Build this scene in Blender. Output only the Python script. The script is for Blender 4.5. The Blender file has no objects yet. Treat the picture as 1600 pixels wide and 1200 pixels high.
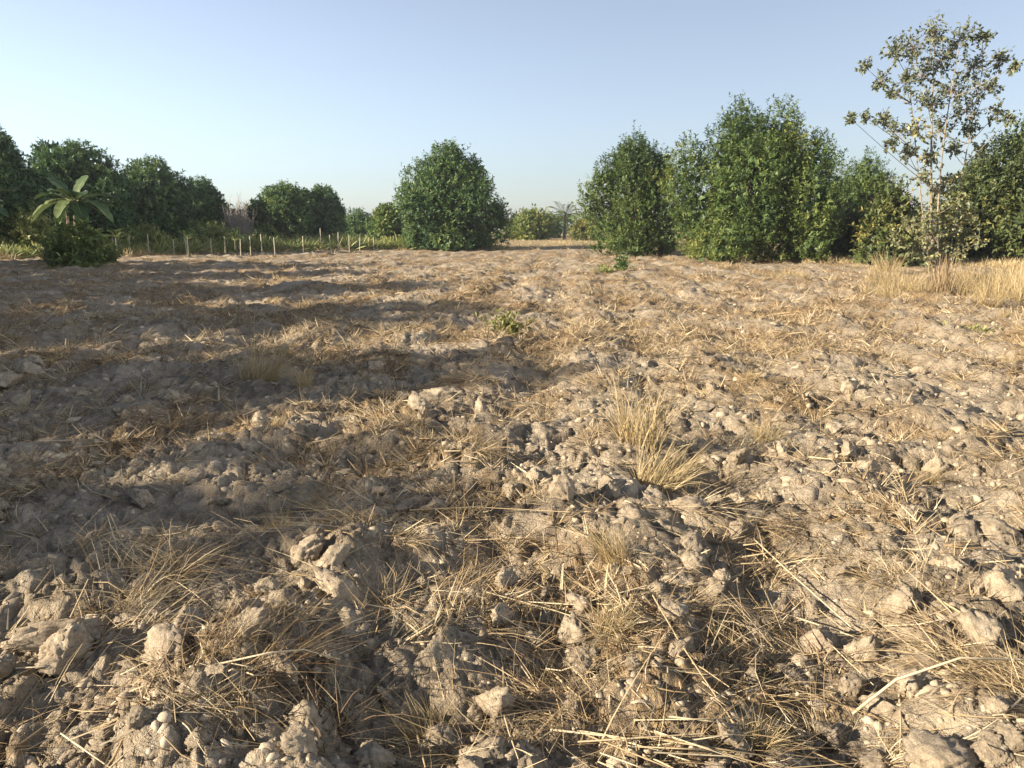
import bpy, math, random
import numpy as np
from mathutils import Vector, noise as mnoise

# ------------------------------------------------------------------ camera, sky, sun, exposure
sc = bpy.context.scene
COL = sc.collection
CAM_H, PITCH, FPX = 1.5, math.radians(11.46), 1209.0     # focal length for a 1600 px wide frame
cd = bpy.data.cameras.new('camera'); cam = bpy.data.objects.new('camera', cd); COL.objects.link(cam)
cd.sensor_width = 36.0; cd.lens = FPX / 1600 * 36.0; cd.clip_start = 0.05; cd.clip_end = 6000
cam.location = (0, 0, CAM_H); cam.rotation_euler = (math.pi / 2 - PITCH, 0, 0)
sc.camera = cam

SUN_EL = math.radians(19.5)
SUN_AZ = math.radians(70)          # light travels to the right and a little away from the viewer
w = bpy.data.worlds.new('World'); sc.world = w; w.use_nodes = True
wn = w.node_tree.nodes; wl = w.node_tree.links
sky = wn.new('ShaderNodeTexSky'); sky.sky_type = 'NISHITA'; sky.sun_disc = False
sky.sun_elevation = SUN_EL; sky.sun_rotation = math.radians(180) - SUN_AZ
sky.air_density = 1.0; sky.dust_density = 0.8; sky.ozone_density = 4.0
bg = wn['Background']; bg.inputs['Strength'].default_value = 0.060
hs = wn.new('ShaderNodeHueSaturation'); hs.inputs['Saturation'].default_value = 0.6      # the camera's mild colour rendering of the whole sky
tn = wn.new('ShaderNodeMix'); tn.data_type = 'RGBA'; tn.blend_type = 'MULTIPLY'; tn.inputs[0].default_value = 1.0; tn.inputs[7].default_value = (1.01, 1.0, 1.01, 1)
wl.new(sky.outputs['Color'], hs.inputs['Color']); wl.new(hs.outputs[0], tn.inputs[6]); wl.new(tn.outputs[2], bg.inputs['Color'])

sd = bpy.data.lights.new('sun', 'SUN'); sun = bpy.data.objects.new('sun', sd); COL.objects.link(sun)
sd.energy = 5.0; sd.angle = math.radians(0.53); sd.color = (1.0, 0.87, 0.70)
ldir = Vector((math.cos(SUN_EL) * math.sin(SUN_AZ), math.cos(SUN_EL) * math.cos(SUN_AZ), -math.sin(SUN_EL)))
sun.rotation_euler = ldir.to_track_quat('-Z', 'Y').to_euler()
sun.location = (-30, -10, 30)

sc.view_settings.view_transform = 'Standard'; sc.view_settings.look = 'None'
sc.view_settings.gamma = 1.0; sc.view_settings.use_curve_mapping = False
sc.view_settings.exposure = 1.76
HAZE = 0.0003
sc.render.engine = 'CYCLES'
sc.cycles.max_bounces = 6; sc.cycles.diffuse_bounces = 3; sc.cycles.transmission_bounces = 3
sc.cycles.use_denoising = True; sc.cycles.sample_clamp_indirect = 4.0

# ------------------------------------------------------------------ helpers
R = np.random.default_rng
def ray(px, py):
    u = (px - 800) / FPX; v = (600 - py) / FPX
    return np.array([u, math.cos(PITCH) + v * math.sin(PITCH), -math.sin(PITCH) + v * math.cos(PITCH)])
def at(px, py, Y):                # the world point at depth Y seen along a sight line
    d = ray(px, py); t = Y / d[1]
    return np.array([d[0] * t, Y, CAM_H + d[2] * t])
def on_ground(px, py, z=0.0):
    d = ray(px, py); t = (z - CAM_H) / d[2]
    return np.array([d[0] * t, d[1] * t, z])

_pr = R(7); PERM = _pr.permutation(4096).astype(np.int64); _ga = _pr.random(4096) * 2 * math.pi
GX, GY = np.cos(_ga), np.sin(_ga); RV = _pr.random(4096); RV2 = _pr.random(4096); RV3 = _pr.random(4096)
def hsh(xi, yi, s=0):
    return PERM[(xi + PERM[(yi + s * 131) & 4095]) & 4095]
def gn(x, y, s=0):                # gradient noise, about -1..1
    xi = np.floor(x).astype(np.int64); yi = np.floor(y).astype(np.int64); fx = x - xi; fy = y - yi
    u = fx * fx * fx * (fx * (fx * 6 - 15) + 10); v = fy * fy * fy * (fy * (fy * 6 - 15) + 10)
    def g(a, b):
        h = hsh(xi + a, yi + b, s); return GX[h] * (fx - a) + GY[h] * (fy - b)
    a = g(0, 0); b = g(1, 0); c = g(0, 1); d = g(1, 1)
    return 1.5 * ((a + u * (b - a)) * (1 - v) + (c + u * (d - c)) * v)
def domes(x, y, s, keep=0.6):     # scattered rounded lumps of random size, one per cell
    xi = np.floor(x).astype(np.int64); yi = np.floor(y).astype(np.int64); out = np.zeros_like(x)
    for a in (-1, 0, 1):
        for b in (-1, 0, 1):
            h = hsh(xi + a, yi + b, s)
            dx = x - (xi + a + .15 + .7 * RV[h]); dy = y - (yi + b + .15 + .7 * RV2[h])
            an = RV3[h] * 6.283; c, q = np.cos(an), np.sin(an); st = .7 + .6 * RV[(h + 77) & 4095]
            ex = (dx * c + dy * q) * st; ey = (-dx * q + dy * c) / st
            rad = .28 + .42 * RV3[(h + 911) & 4095]
            k = 1 - (ex * ex + ey * ey) / (rad * rad)
            hh = np.where((RV2[(h + 333) & 4095] < keep) & (k > 0), np.sqrt(np.maximum(k, 0)) * rad, 0)
            out = np.maximum(out, hh)
    return out
def facets(x, y, s, crack=.16):   # broken angular lumps: tilted tops, open cracks between them
    xi = np.floor(x).astype(np.int64); yi = np.floor(y).astype(np.int64)
    f1 = np.full_like(x, 9.0); f2 = np.full_like(x, 9.0); bh = np.zeros(x.shape, np.int64); bx = np.zeros_like(x); by = np.zeros_like(x)
    for a in (-1, 0, 1):
        for b in (-1, 0, 1):
            h = hsh(xi + a, yi + b, s); dx = x - (xi + a + .1 + .8 * RV[h]); dy = y - (yi + b + .1 + .8 * RV2[h]); d = np.hypot(dx, dy)
            c = d < f1; f2 = np.where(c, f1, np.minimum(f2, d)); bh = np.where(c, h, bh); bx = np.where(c, dx, bx); by = np.where(c, dy, by); f1 = np.where(c, d, f1)
    e = np.clip((f2 - f1) / crack, 0, 1); e = e * e * (3 - 2 * e)
    top = .25 + .75 * RV3[bh] ** 1.3 + (RV[(bh + 55) & 4095] - .5) * 1.3 * bx + (RV2[(bh + 99) & 4095] - .5) * 1.3 * by
    return e * top
def sst(a, b, x):
    t = np.clip((x - a) / (b - a), 0, 1); return t * t * (3 - 2 * t)

def mesh(name, V, F, mat=None, attrs=None, smooth=False):
    """V (n,3); F (m,k) array or a list of such arrays; attrs: name -> (domain, values)"""
    me = bpy.data.meshes.new(name); V = np.asarray(V, np.float32)
    Fs = F if isinstance(F, list) else [F]; Fs = [np.asarray(f, np.int32) for f in Fs if len(f)]
    me.vertices.add(len(V)); me.vertices.foreach_set('co', V.ravel())
    nl = sum(f.size for f in Fs); npol = sum(len(f) for f in Fs)
    me.loops.add(nl); me.loops.foreach_set('vertex_index', np.concatenate([f.ravel() for f in Fs]))
    me.polygons.add(npol)
    tot = np.concatenate([np.full(len(f), f.shape[1], np.int32) for f in Fs])
    me.polygons.foreach_set('loop_start', np.concatenate([[0], np.cumsum(tot)[:-1]]).astype(np.int32))
    if smooth: me.polygons.foreach_set('use_smooth', np.ones(npol, bool))
    for k, (dom, val) in (attrs or {}).items():
        a = me.attributes.new(k, 'FLOAT', dom); a.data.foreach_set('value', np.asarray(val, np.float32))
    me.update(calc_edges=True)
    if mat: me.materials.append(mat)
    return me
def obj(name, me, parent=None, loc=None, label=None, cat=None, group=None, kind=None, rz=0, scale=None):
    o = bpy.data.objects.new(name, me); COL.objects.link(o)
    if parent: o.parent = parent
    if loc is not None: o.location = [float(v) for v in loc]
    o.rotation_euler = (0, 0, rz) if not hasattr(rz, '__len__') else rz
    if scale is not None: o.scale = scale if hasattr(scale, '__len__') else (scale,) * 3
    if label: o['label'] = label
    if cat: o['category'] = cat
    if group: o['group'] = group
    if kind: o['kind'] = kind
    return o
def copy_tree(o, loc, rz, scale, label, group=None, parent=None):
    c = o.copy(); COL.objects.link(c)
    if parent: c.parent = parent
    else:
        c.location = [float(v) for v in loc]; c.rotation_euler = (0, 0, rz); c.scale = scale if hasattr(scale, '__len__') else (scale,) * 3
        c['label'] = label
        if group: c['group'] = group
    for ch in o.children: copy_tree(ch, None, 0, 1, None, None, c)
    return c
def tube(pts, rad, sides=6, cap=True):
    pts = np.asarray(pts, float); n = len(pts); rad = np.broadcast_to(rad, (n,))
    tg = np.gradient(pts, axis=0); tg /= np.linalg.norm(tg, axis=1)[:, None] + 1e-9
    ref = np.array([0, 0, 1.0]) if abs(tg[:, 2]).mean() < .8 else np.array([1.0, 0, 0])
    a = np.cross(tg, ref); a /= np.linalg.norm(a, axis=1)[:, None] + 1e-9; b = np.cross(tg, a)
    th = np.arange(sides) * 2 * math.pi / sides
    V = (pts[:, None] + rad[:, None, None] * (a[:, None] * np.cos(th)[None, :, None] + b[:, None] * np.sin(th)[None, :, None])).reshape(-1, 3)
    i = np.arange(n - 1)[:, None] * sides; j = np.arange(sides)[None]; k = (j + 1) % sides
    F = np.stack([i + j, i + k, i + sides + k, i + sides + j], -1).reshape(-1, 4)
    return V, F
def join(parts):
    Vs, Fs, o = [], [], 0
    for V, F in parts: Vs.append(V); Fs.append(np.asarray(F) + o); o += len(V)
    return np.concatenate(Vs), np.concatenate(Fs)
def bez(p0, p1, p2, n):
    t = np.linspace(0, 1, n)[:, None]; return (1 - t) ** 2 * p0 + 2 * t * (1 - t) * p1 + t * t * p2
def unit(v): return v / (np.linalg.norm(v, axis=-1, keepdims=True) + 1e-9)

# ------------------------------------------------------------------ materials
def mat_new(name):
    m = bpy.data.materials.new(name); m.use_nodes = True
    return m, m.node_tree.nodes, m.node_tree.links, m.node_tree.nodes['Principled BSDF']
def noise_node(N, L, co, scale, detail=4, rough=.55, dist=0):
    n = N.new('ShaderNodeTexNoise'); n.inputs['Scale'].default_value = scale; n.inputs['Detail'].default_value = detail
    n.inputs['Roughness'].default_value = rough; n.inputs['Distortion'].default_value = dist
    if co: L.new(co, n.inputs['Vector'])
    return n.outputs['Fac']
def ramp(N, L, fac, stops):
    r = N.new('ShaderNodeValToRGB'); e = r.color_ramp.elements
    while len(e) < len(stops): e.new(.5)
    for k, (p, c) in zip(e, stops): k.position = p; k.color = (*c, 1) if len(c) == 3 else c
    L.new(fac, r.inputs['Fac']); return r.outputs['Color']
def mix(N, L, fac, a, b):
    m = N.new('ShaderNodeMix'); m.data_type = 'RGBA'
    if isinstance(fac, (int, float)): m.inputs[0].default_value = fac
    else: L.new(fac, m.inputs[0])
    for v, s in ((a, m.inputs[6]), (b, m.inputs[7])):
        if isinstance(v, tuple): s.default_value = (*v, 1)
        else: L.new(v, s)
    return m.outputs[2]
def attr(N, name):
    a = N.new('ShaderNodeAttribute'); a.attribute_name = name; return a.outputs['Fac']
def maprange(N, L, v, a, b):
    m = N.new('ShaderNodeMapRange'); m.inputs['From Min'].default_value = a; m.inputs['From Max'].default_value = b
    L.new(v, m.inputs['Value']); return m.outputs['Result']
def math_node(N, L, op, a, b):
    m = N.new('ShaderNodeMath'); m.operation = op
    for v, s in ((a, m.inputs[0]), (b, m.inputs[1])):
        if isinstance(v, (int, float)): s.default_value = v
        else: L.new(v, s)
    return m.outputs[0]

SOIL_A, SOIL_B, SOIL_C = (.125, .096, .064), (.295, .240, .168), (.450, .385, .290)
STRAW_A, STRAW_B = (.225, .148, .074), (.40, .30, .16)
def soil_colour(N, L, co, s=1.0):
    n1 = noise_node(N, L, co, 1.3 * s, 5, .6); n2 = noise_node(N, L, co, 9 * s, 5, .65); n3 = noise_node(N, L, co, 60 * s, 3, .6)
    f = math_node(N, L, 'ADD', math_node(N, L, 'MULTIPLY', n1, .45), math_node(N, L, 'ADD', math_node(N, L, 'MULTIPLY', n2, .35), math_node(N, L, 'MULTIPLY', n3, .2)))
    return ramp(N, L, f, [(.34, SOIL_A), (.5, SOIL_B), (.66, SOIL_C)])
def ground_mat():
    m, N, L, P = mat_new('ploughed_soil')
    co = N.new('ShaderNodeTexCoord').outputs['Object']
    soil = soil_colour(N, L, co)
    # matted straw, drawn out into fibres along two slowly turning directions
    def fibres(ang, sc_):
        mp = N.new('ShaderNodeMapping'); mp.inputs['Rotation'].default_value = (0, 0, ang); mp.inputs['Scale'].default_value = (sc_, sc_ * .09, sc_ * .4)
        wv = N.new('ShaderNodeTexNoise'); wv.inputs['Scale'].default_value = 1.7; L.new(co, wv.inputs['Vector'])
        ad = N.new('ShaderNodeVectorMath'); ad.operation = 'MULTIPLY_ADD'; L.new(wv.outputs['Color'], ad.inputs[0]); ad.inputs[1].default_value = (.5, .5, .5); L.new(co, ad.inputs[2])
        L.new(ad.outputs[0], mp.inputs['Vector']); return noise_node(N, L, mp.outputs[0], 1.0, 3, .6)
    f1, f2 = fibres(.5, 70), fibres(-.9, 95)
    ff = math_node(N, L, 'MAXIMUM', f1, f2)
    straw = ramp(N, L, ff, [(.45, SOIL_A), (.55, STRAW_A), (.68, STRAW_B)])
    n4 = noise_node(N, L, co, 5.0, 6, .7)
    sm = maprange(N, L, math_node(N, L, 'ADD', attr(N, 'straw'), math_node(N, L, 'MULTIPLY', math_node(N, L, 'SUBTRACT', n4, .5), 1.6)), .35, .75)
    c = mix(N, L, sm, soil, straw)
    gcol = ramp(N, L, noise_node(N, L, co, 2.5, 5, .7), [(.35, (.05, .06, .018)), (.52, (.12, .12, .035)), (.68, (.28, .22, .10))])
    c = mix(N, L, attr(N, 'green'), c, gcol)
    dcol = ramp(N, L, noise_node(N, L, co, 1.5, 6, .7), [(.35, (.16, .115, .055)), (.52, (.27, .205, .11)), (.68, (.35, .28, .165))])
    c = mix(N, L, attr(N, 'dry'), c, dcol)
    L.new(c, P.inputs['Base Color']); P.inputs['Roughness'].default_value = .95; P.inputs['Specular IOR Level'].default_value = .15
    b0 = noise_node(N, L, co, 11, 6, .68, .6); b1 = noise_node(N, L, co, 45, 6, .7); b2 = noise_node(N, L, co, 160, 3, .6)
    hb = math_node(N, L, 'ADD', math_node(N, L, 'ADD', math_node(N, L, 'MULTIPLY', b1, .018), math_node(N, L, 'MULTIPLY', b2, .006)), math_node(N, L, 'ADD', math_node(N, L, 'MULTIPLY', b0, .085), math_node(N, L, 'MULTIPLY', math_node(N, L, 'MULTIPLY', ff, sm), .016)))
    bp = N.new('ShaderNodeBump'); bp.inputs['Strength'].default_value = 1.0; bp.inputs['Distance'].default_value = 1.0
    L.new(hb, bp.inputs['Height']); L.new(bp.outputs[0], P.inputs['Normal'])
    return m
def clod_mat(name='dry_clod', k=2.0):
    m, N, L, P = mat_new(name)
    tc = N.new('ShaderNodeTexCoord'); oi = N.new('ShaderNodeObjectInfo')
    ad = N.new('ShaderNodeVectorMath'); ad.operation = 'ADD'; L.new(tc.outputs['Object'], ad.inputs[0]); L.new(oi.outputs['Location'], ad.inputs[1])
    c = soil_colour(N, L, ad.outputs[0], k)
    hv = N.new('ShaderNodeHueSaturation'); L.new(c, hv.inputs['Color'])
    L.new(math_node(N, L, 'ADD', math_node(N, L, 'MULTIPLY', oi.outputs['Random'], .28), .78), hv.inputs['Value'])
    L.new(hv.outputs[0], P.inputs['Base Color']); P.inputs['Roughness'].default_value = .95; P.inputs['Specular IOR Level'].default_value = .15
    b1 = noise_node(N, L, ad.outputs[0], 7, 8, .72)
    bp = N.new('ShaderNodeBump'); bp.inputs['Strength'].default_value = 1.0; bp.inputs['Distance'].default_value = .012
    L.new(b1, bp.inputs['Height']); L.new(bp.outputs[0], P.inputs['Normal'])
    return m
def blade_mat(name, stops, trans=.25, rough=.7, rand=.0):
    m, N, L, P = mat_new(name)
    f = attr(N, 'tint')
    if rand:
        oi = N.new('ShaderNodeObjectInfo')
        f = math_node(N, L, 'ADD', f, math_node(N, L, 'MULTIPLY', math_node(N, L, 'SUBTRACT', oi.outputs['Random'], .5), rand))
    c = ramp(N, L, f, stops)
    L.new(c, P.inputs['Base Color']); P.inputs['Roughness'].default_value = rough; P.inputs['Specular IOR Level'].default_value = .3
    t = N.new('ShaderNodeBsdfTranslucent'); L.new(c, t.inputs['Color'])
    x = N.new('ShaderNodeMixShader'); x.inputs[0].default_value = trans
    L.new(P.outputs[0], x.inputs[1]); L.new(t.outputs[0], x.inputs[2]); L.new(x.outputs[0], N['Material Output'].inputs['Surface'])
    return m
def bark_mat(name, a, b, s=14):
    m, N, L, P = mat_new(name); co = N.new('ShaderNodeTexCoord').outputs['Object']
    mp = N.new('ShaderNodeMapping'); mp.inputs['Scale'].default_value = (1, 1, .25); L.new(co, mp.inputs['Vector'])
    n = noise_node(N, L, mp.outputs[0], s, 5, .65)
    L.new(ramp(N, L, n, [(.35, a), (.65, b)]), P.inputs['Base Color']); P.inputs['Roughness'].default_value = .9
    bp = N.new('ShaderNodeBump'); bp.inputs['Distance'].default_value = .01; L.new(n, bp.inputs['Height']); L.new(bp.outputs[0], P.inputs['Normal'])
    return m
M = {}
M['ground'] = ground_mat(); M['clod'] = clod_mat()
M['crumb'] = clod_mat('fine_crumb', 1.0)
M['straw'] = blade_mat('dry_straw', [(0, (.10, .062, .034)), (.35, (.225, .158, .080)), (.75, (.37, .285, .162)), (1, (.50, .42, .275))], .15, .6, .45)
M['paledry'] = blade_mat('pale_dry_grass', [(0, (.19, .135, .062)), (.5, (.34, .255, .125)), (1, (.47, .385, .22))], .25, .6, .2)
M['mango'] = blade_mat('mango_leaf', [(0, (.028, .060, .026)), (.5, (.070, .128, .040)), (.85, (.130, .190, .052)), (1, (.20, .23, .06))], .30, .5)
M['shoot'] = blade_mat('upright_tree_leaf', [(0, (.034, .064, .028)), (.5, (.096, .146, .040)), (.85, (.165, .205, .050)), (1, (.23, .235, .06))], .34, .5)
M['olive'] = blade_mat('olive_leaf', [(0, (.04, .06, .022)), (.5, (.085, .11, .035)), (.85, (.155, .155, .045)), (1, (.28, .23, .065))], .28, .5)
M['slim'] = blade_mat('round_leaf', [(0, (.075, .098, .060)), (.6, (.155, .175, .098)), (.95, (.25, .24, .105)), (1, (.35, .29, .09))], .25, .45)
M['green'] = blade_mat('fresh_green_leaf', [(0, (.08, .095, .025)), (.5, (.16, .175, .045)), (1, (.30, .27, .08))], .3, .5)
M['crop'] = blade_mat('crop_leaf', [(0, (.09, .13, .035)), (.5, (.21, .25, .07)), (1, (.40, .37, .14))], .3, .5)
M['banana'] = blade_mat('banana_leaf', [(0, (.035, .065, .026)), (.5, (.065, .105, .038)), (1, (.14, .17, .065))], .3, .5)
M['bark'] = bark_mat('grey_brown_bark', (.06, .045, .032), (.16, .125, .09))
M['palebark'] = bark_mat('pale_bark', (.13, .105, .07), (.27, .225, .16))
M['twig'] = bark_mat('dead_twig', (.20, .165, .13), (.38, .33, .27))
M['stem'] = bark_mat('banana_stem', (.03, .035, .018), (.10, .09, .045), 8)
M['post'] = bark_mat('weathered_post', (.26, .23, .17), (.42, .37, .28), 20)
M['stump'] = bark_mat('dark_stump', (.03, .018, .014), (.10, .055, .04), 18)

# ------------------------------------------------------------------ the ground
C0 = np.array([0.0, -1.0]); TH = math.radians(47)
NC = 720; DTH = 2 * TH / NC
rows = [0.45, .8, 1.15, 1.5]
while rows[-1] < 75:
    r_ = rows[-1]; rows.append(r_ * (1 + np.interp(r_, [1.5, 2.4, 7, 25, 75], [.009, .0039, .0044, .0070, .012])))
while rows[-1] < 900: rows.append(rows[-1] * 1.16)
rows = np.array(rows)
FS, FD = [-2, -.66, -.42, -.15, .1, .22, .34, .5, .66, 2], [36, 39, 46, 56, 56, 46, 36, 33, 31, 28]
def field_edge(x, y): return np.interp(x / np.maximum(y, .5), FS, FD)
HOLLOW = [(*on_ground(a, b)[:2], r_, d_) for a, b, r_, d_ in ((565, 1120, .24, .05), (235, 790, .55, .03), (300, 730, .4, .02), (655, 880, .20, .05), (870, 1000, .14, .04), (1500, 775, .25, .04), (1380, 720, .25, .04), (930, 1120, .14, .04), (1150, 735, .22, .05))]
RA, RB = on_ground(250, 1170)[:2], on_ground(565, 825)[:2]; RL = float(np.linalg.norm(RB - RA)); RD = (RB - RA) / RL
def H(x, y):
    x = np.asarray(x, float); y = np.asarray(y, float)
    dx, dy = x - C0[0], y - C0[1]; r = np.hypot(dx, dy); th = np.abs(np.arctan2(dx, dy))
    cell = r * np.where(th <= TH * 1.001, .0046, .06) * np.interp(r, [2, 8, 40], [.85, 1, 1.35])
    def wt(lam): return np.clip(lam / (1.25 * cell) - .3, 0, 1)
    inside = 1 - sst(-2, 3, y - field_edge(x, y)); inside = np.where(y < 0, 1, inside)
    out = 1 - inside
    h = .05 * gn(x / 7, y / 9, 1) + .045 * gn(x / 2.3 + 9, y / 3.4, 2)
    w1, w2 = gn(x / .6, y / .6, 4), gn(x / .6 + 70, y / .6, 6)
    v1, v2 = gn(x / .17, y / .17, 24) * wt(.17), gn(x / .17 + 31, y / .17, 25) * wt(.17)
    wx = x + .5 * gn(x / 1.7, y / 1.7, 3) + .25 * w1; wy = y + .5 * gn(x / 1.7 + 40, y / 1.7, 5) + .25 * w2
    fx, fy = x + .07 * w1 + .055 * v1, y + .07 * w2 + .055 * v2
    ridge = np.sin((x * .992 - y * .075 + .16 * gn(x / 1.9, y / 4, 3) + .05 * w1) * 2 * math.pi / 1.3)
    f = .044 * np.interp(r, [12, 32], [1, .5]) * ridge * (.6 + .9 * np.clip(gn(x / 5, y / 8, 7) + .5, 0, 1))
    rough = np.clip(.90 + .8 * gn(x / 1.9 + 13, y / 2.2, 8), .45, 1.25)
    for hx, hy, hr, hd in HOLLOW:
        e = np.exp(-((x - hx) ** 2 + (y - hy) ** 2) / (hr * hr)); rough = rough * (1 - .72 * e); f = f - hd * e
    rt_ = np.clip(((x - RA[0]) * RD[0] + (y - RA[1]) * RD[1]) / RL, 0, 1)
    rd_ = np.hypot(x - RA[0] - RD[0] * RL * rt_, y - RA[1] - RD[1] * RL * rt_) + .05 * w1
    f = f + .075 * np.exp(-(rd_ / .15) ** 2)
    ab = lambda lam, sd_, X=fx, Y=fy: np.abs(gn(X / lam, Y / lam * 1.07, sd_))
    big = np.clip(.55 + 1.0 * gn(x / 1.1 + 5, y / 1.1, 27), .1, 1.3)
    f = f + .045 * ab(.95, 9, wx, wy) * wt(.6)
    cl = rough * (.080 * big * facets(fx / .33, fy / .30, 11, .30) * wt(.26) + .046 * facets(fx / .155 + 7, fy / .14, 13, .28) * wt(.13)
         + .024 * facets(x / .072 + v1 * .35, y / .066 + v2 * .35, 16, .3) * wt(.065) + .011 * facets(x / .034, y / .031, 18, .35) * wt(.032)
         + .055 * domes(fx / .24, fy / .21, 21, .35) * wt(.2)
         + .060 * ab(.46, 14) * wt(.3) + .042 * ab(.19, 17) * wt(.17) + .024 * ab(.095, 26) * wt(.09) + .016 * ab(.047, 19, x, y) * wt(.045) + .009 * ab(.023, 20, x, y) * wt(.023))
    cl = cl * np.interp(r, [3.5, 9], [1.5, 2.1])
    f = f + .20 * (1 - np.exp(-cl / .20)) + .075 * gn(fx / .62, fy / .55, 28) * wt(.5) - .03
    f = f - .10
    g = .05 * gn(x / 1.3, y / 1.3, 22) * wt(1.0) + .03 * gn(x / .4, y / .4, 23) * wt(.4)
    far = sst(60, 140, r)
    return (h + f * inside + g * out) * (1 - far) - .02 * inside
def straw_cover(x, y):
    d = np.hypot(x, y)
    s = .30 + .55 * gn(x / 1.6 + 31, y / 2.4, 31) + .38 * gn(x / .5, y / .7, 32)
    s = s + .20 * sst(5, 14, d)
    for hx, hy, hr, hd in HOLLOW[:4]: s = s - 1.3 * np.exp(-((x - hx) ** 2 + (y - hy) ** 2) / (hr * hr))
    return np.clip(s, 0, 1)
th_d = np.linspace(-TH, TH, NC + 1); th_c = np.linspace(TH, 2 * math.pi - TH, 62)[1:-1]
ths = np.concatenate([th_d, th_c]); nt = len(ths); nr = len(rows)
gx = C0[0] + np.outer(rows, np.sin(ths)); gy = C0[1] + np.outer(rows, np.cos(ths))
gx = gx.ravel(); gy = gy.ravel(); gz = H(gx, gy)
V = np.stack([gx, gy, gz], 1); V = np.vstack([V, [[C0[0], C0[1], -.06]]])
i = np.arange(nr - 1)[:, None] * nt; j = np.arange(nt)[None]; k = (j + 1) % nt
F4 = np.stack([i + j, i + nt + j, i + nt + k, i + k], -1).reshape(-1, 4)
F3 = np.stack([np.full(nt, len(V) - 1), np.arange(nt), (np.arange(nt) + 1) % nt], 1)
vx, vy = V[:, 0], V[:, 1]
fe = vy - field_edge(vx, vy); outm = np.where(vy < 0, 0, sst(-1, 3, fe + 1.5 * gn(vx / 2, vy / 2, 40)))
gm = outm * sst(-.10, -.16, vx / np.maximum(vy, .5)) * .9
gm = np.maximum(gm, outm * sst(75, 130, vy) * .6)
dm = outm * (1 - sst(-.10, -.16, vx / np.maximum(vy, .5)))
st = straw_cover(vx, vy) * (1 - outm)
gme = mesh('ground', V, [F4, F3], M['ground'], {'straw': ('POINT', st), 'green': ('POINT', gm), 'dry': ('POINT', dm)}, smooth=True)
ground = obj('ground', gme, label='ploughed pale sandy field of clods and straw reaching the tree line', kind='structure')

# ------------------------------------------------------------------ soil clods
def clod_mesh(seed, sub, mat, jag=1.0):
    import bmesh
    bm = bmesh.new(); bmesh.ops.create_icosphere(bm, subdivisions=sub, radius=1.0)
    rg = random.Random(seed); off = Vector((rg.uniform(-50, 50), rg.uniform(-50, 50), rg.uniform(-50, 50)))
    sx, sy, sz = rg.uniform(.75, 1.3), rg.uniform(.65, 1.0), rg.uniform(.55, .85)
    planes = [(Vector((rg.gauss(0, 1), rg.gauss(0, 1), rg.gauss(0, 1))).normalized(), rg.uniform(.50, .82)) for _ in range(12)]
    for v in bm.verts:
        p = v.co.copy()
        for n, d in planes:
            e = p.dot(n) - d
            if e > 0: p -= n * e * .97
        q = v.co * 1.15 + off; N_ = mnoise.noise
        k = .78 + .24 * jag * N_(q * jag) + .26 * abs(N_(q * 2.4)) + .28 * abs(N_(q * 4.9 + Vector((3, 1, 2)))) + .22 * abs(N_(q * 9.5)) + .13 * abs(N_(q * 19))
        p *= k; v.co = Vector((p.x * sx, p.y * sy, p.z * sz))
    bm.verts.index_update()
    V = np.array([v.co[:] for v in bm.verts]); F = np.array([[v.index for v in f.verts] for f in bm.faces]); bm.free()
    return V, F
CL = [clod_mesh(s, 4, None) for s in range(10)]
CLM = [mesh('soil_clod', v, f, M['clod'], smooth=True) for i, (v, f) in enumerate(CL)]
LOW = [clod_mesh(100 + s, 1, None, 1.9) for s in range(14)]
rg = R(21)
def put_clod(x, y, size, label, group=None, k=None, rz=None, tilt=.5, sink=.42):
    k = int(rg.integers(len(CLM))) if k is None else k
    z = float(H(np.array([x]), np.array([y]))[0])
    return obj('soil_clod', CLM[k], None, (x, y, z + size * (.55 - sink)), label, 'soil clod', group,
               rz=(rg.normal(0, tilt), rg.normal(0, tilt), rg.random() * 6.28 if rz is None else rz), scale=[size * s for s in rg.uniform(.8, 1.2, 3)])
LAND = [(*on_ground(a, b)[:2], t) for a, b, t in ((1430, 1060, 'thick bent reed'), (1245, 905, 'long slanting stalk pair'), (1000, 700, 'tall wispy grass tuft'), (400, 590, 'orange gold grass tuft'),
        (200, 890, 'golden mat with two tall stalks'), (1040, 1160, 'spread straw bundle'), (795, 530, 'bright green weed'), (100, 1000, 'flat brown clod slab'), (880, 945, 'crossed straws on the mound'),
        (1540, 1000, 'matted tan straw heap'), (400, 950, 'long bright ridge'), (1155, 735, 'straw arched over a black hollow'), (720, 700, 'rusty grass cushion'), (1180, 600, 'yellow combed over swathe'), (640, 790, 'long level straw'), (1325, 700, 'upright cream clod'))]
def near(x, y, what, rest, group):   # say what a thing lies beside, where there is something to name
    d = [(math.hypot(x - a, y - b), t) for a, b, t in LAND]; m_ = min(d)
    if m_[0] < .16 + .06 * y: return f'{what} close to the {m_[1]}', f'{group} close to the {m_[1]}'
    return f'{what} {rest}', group
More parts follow.
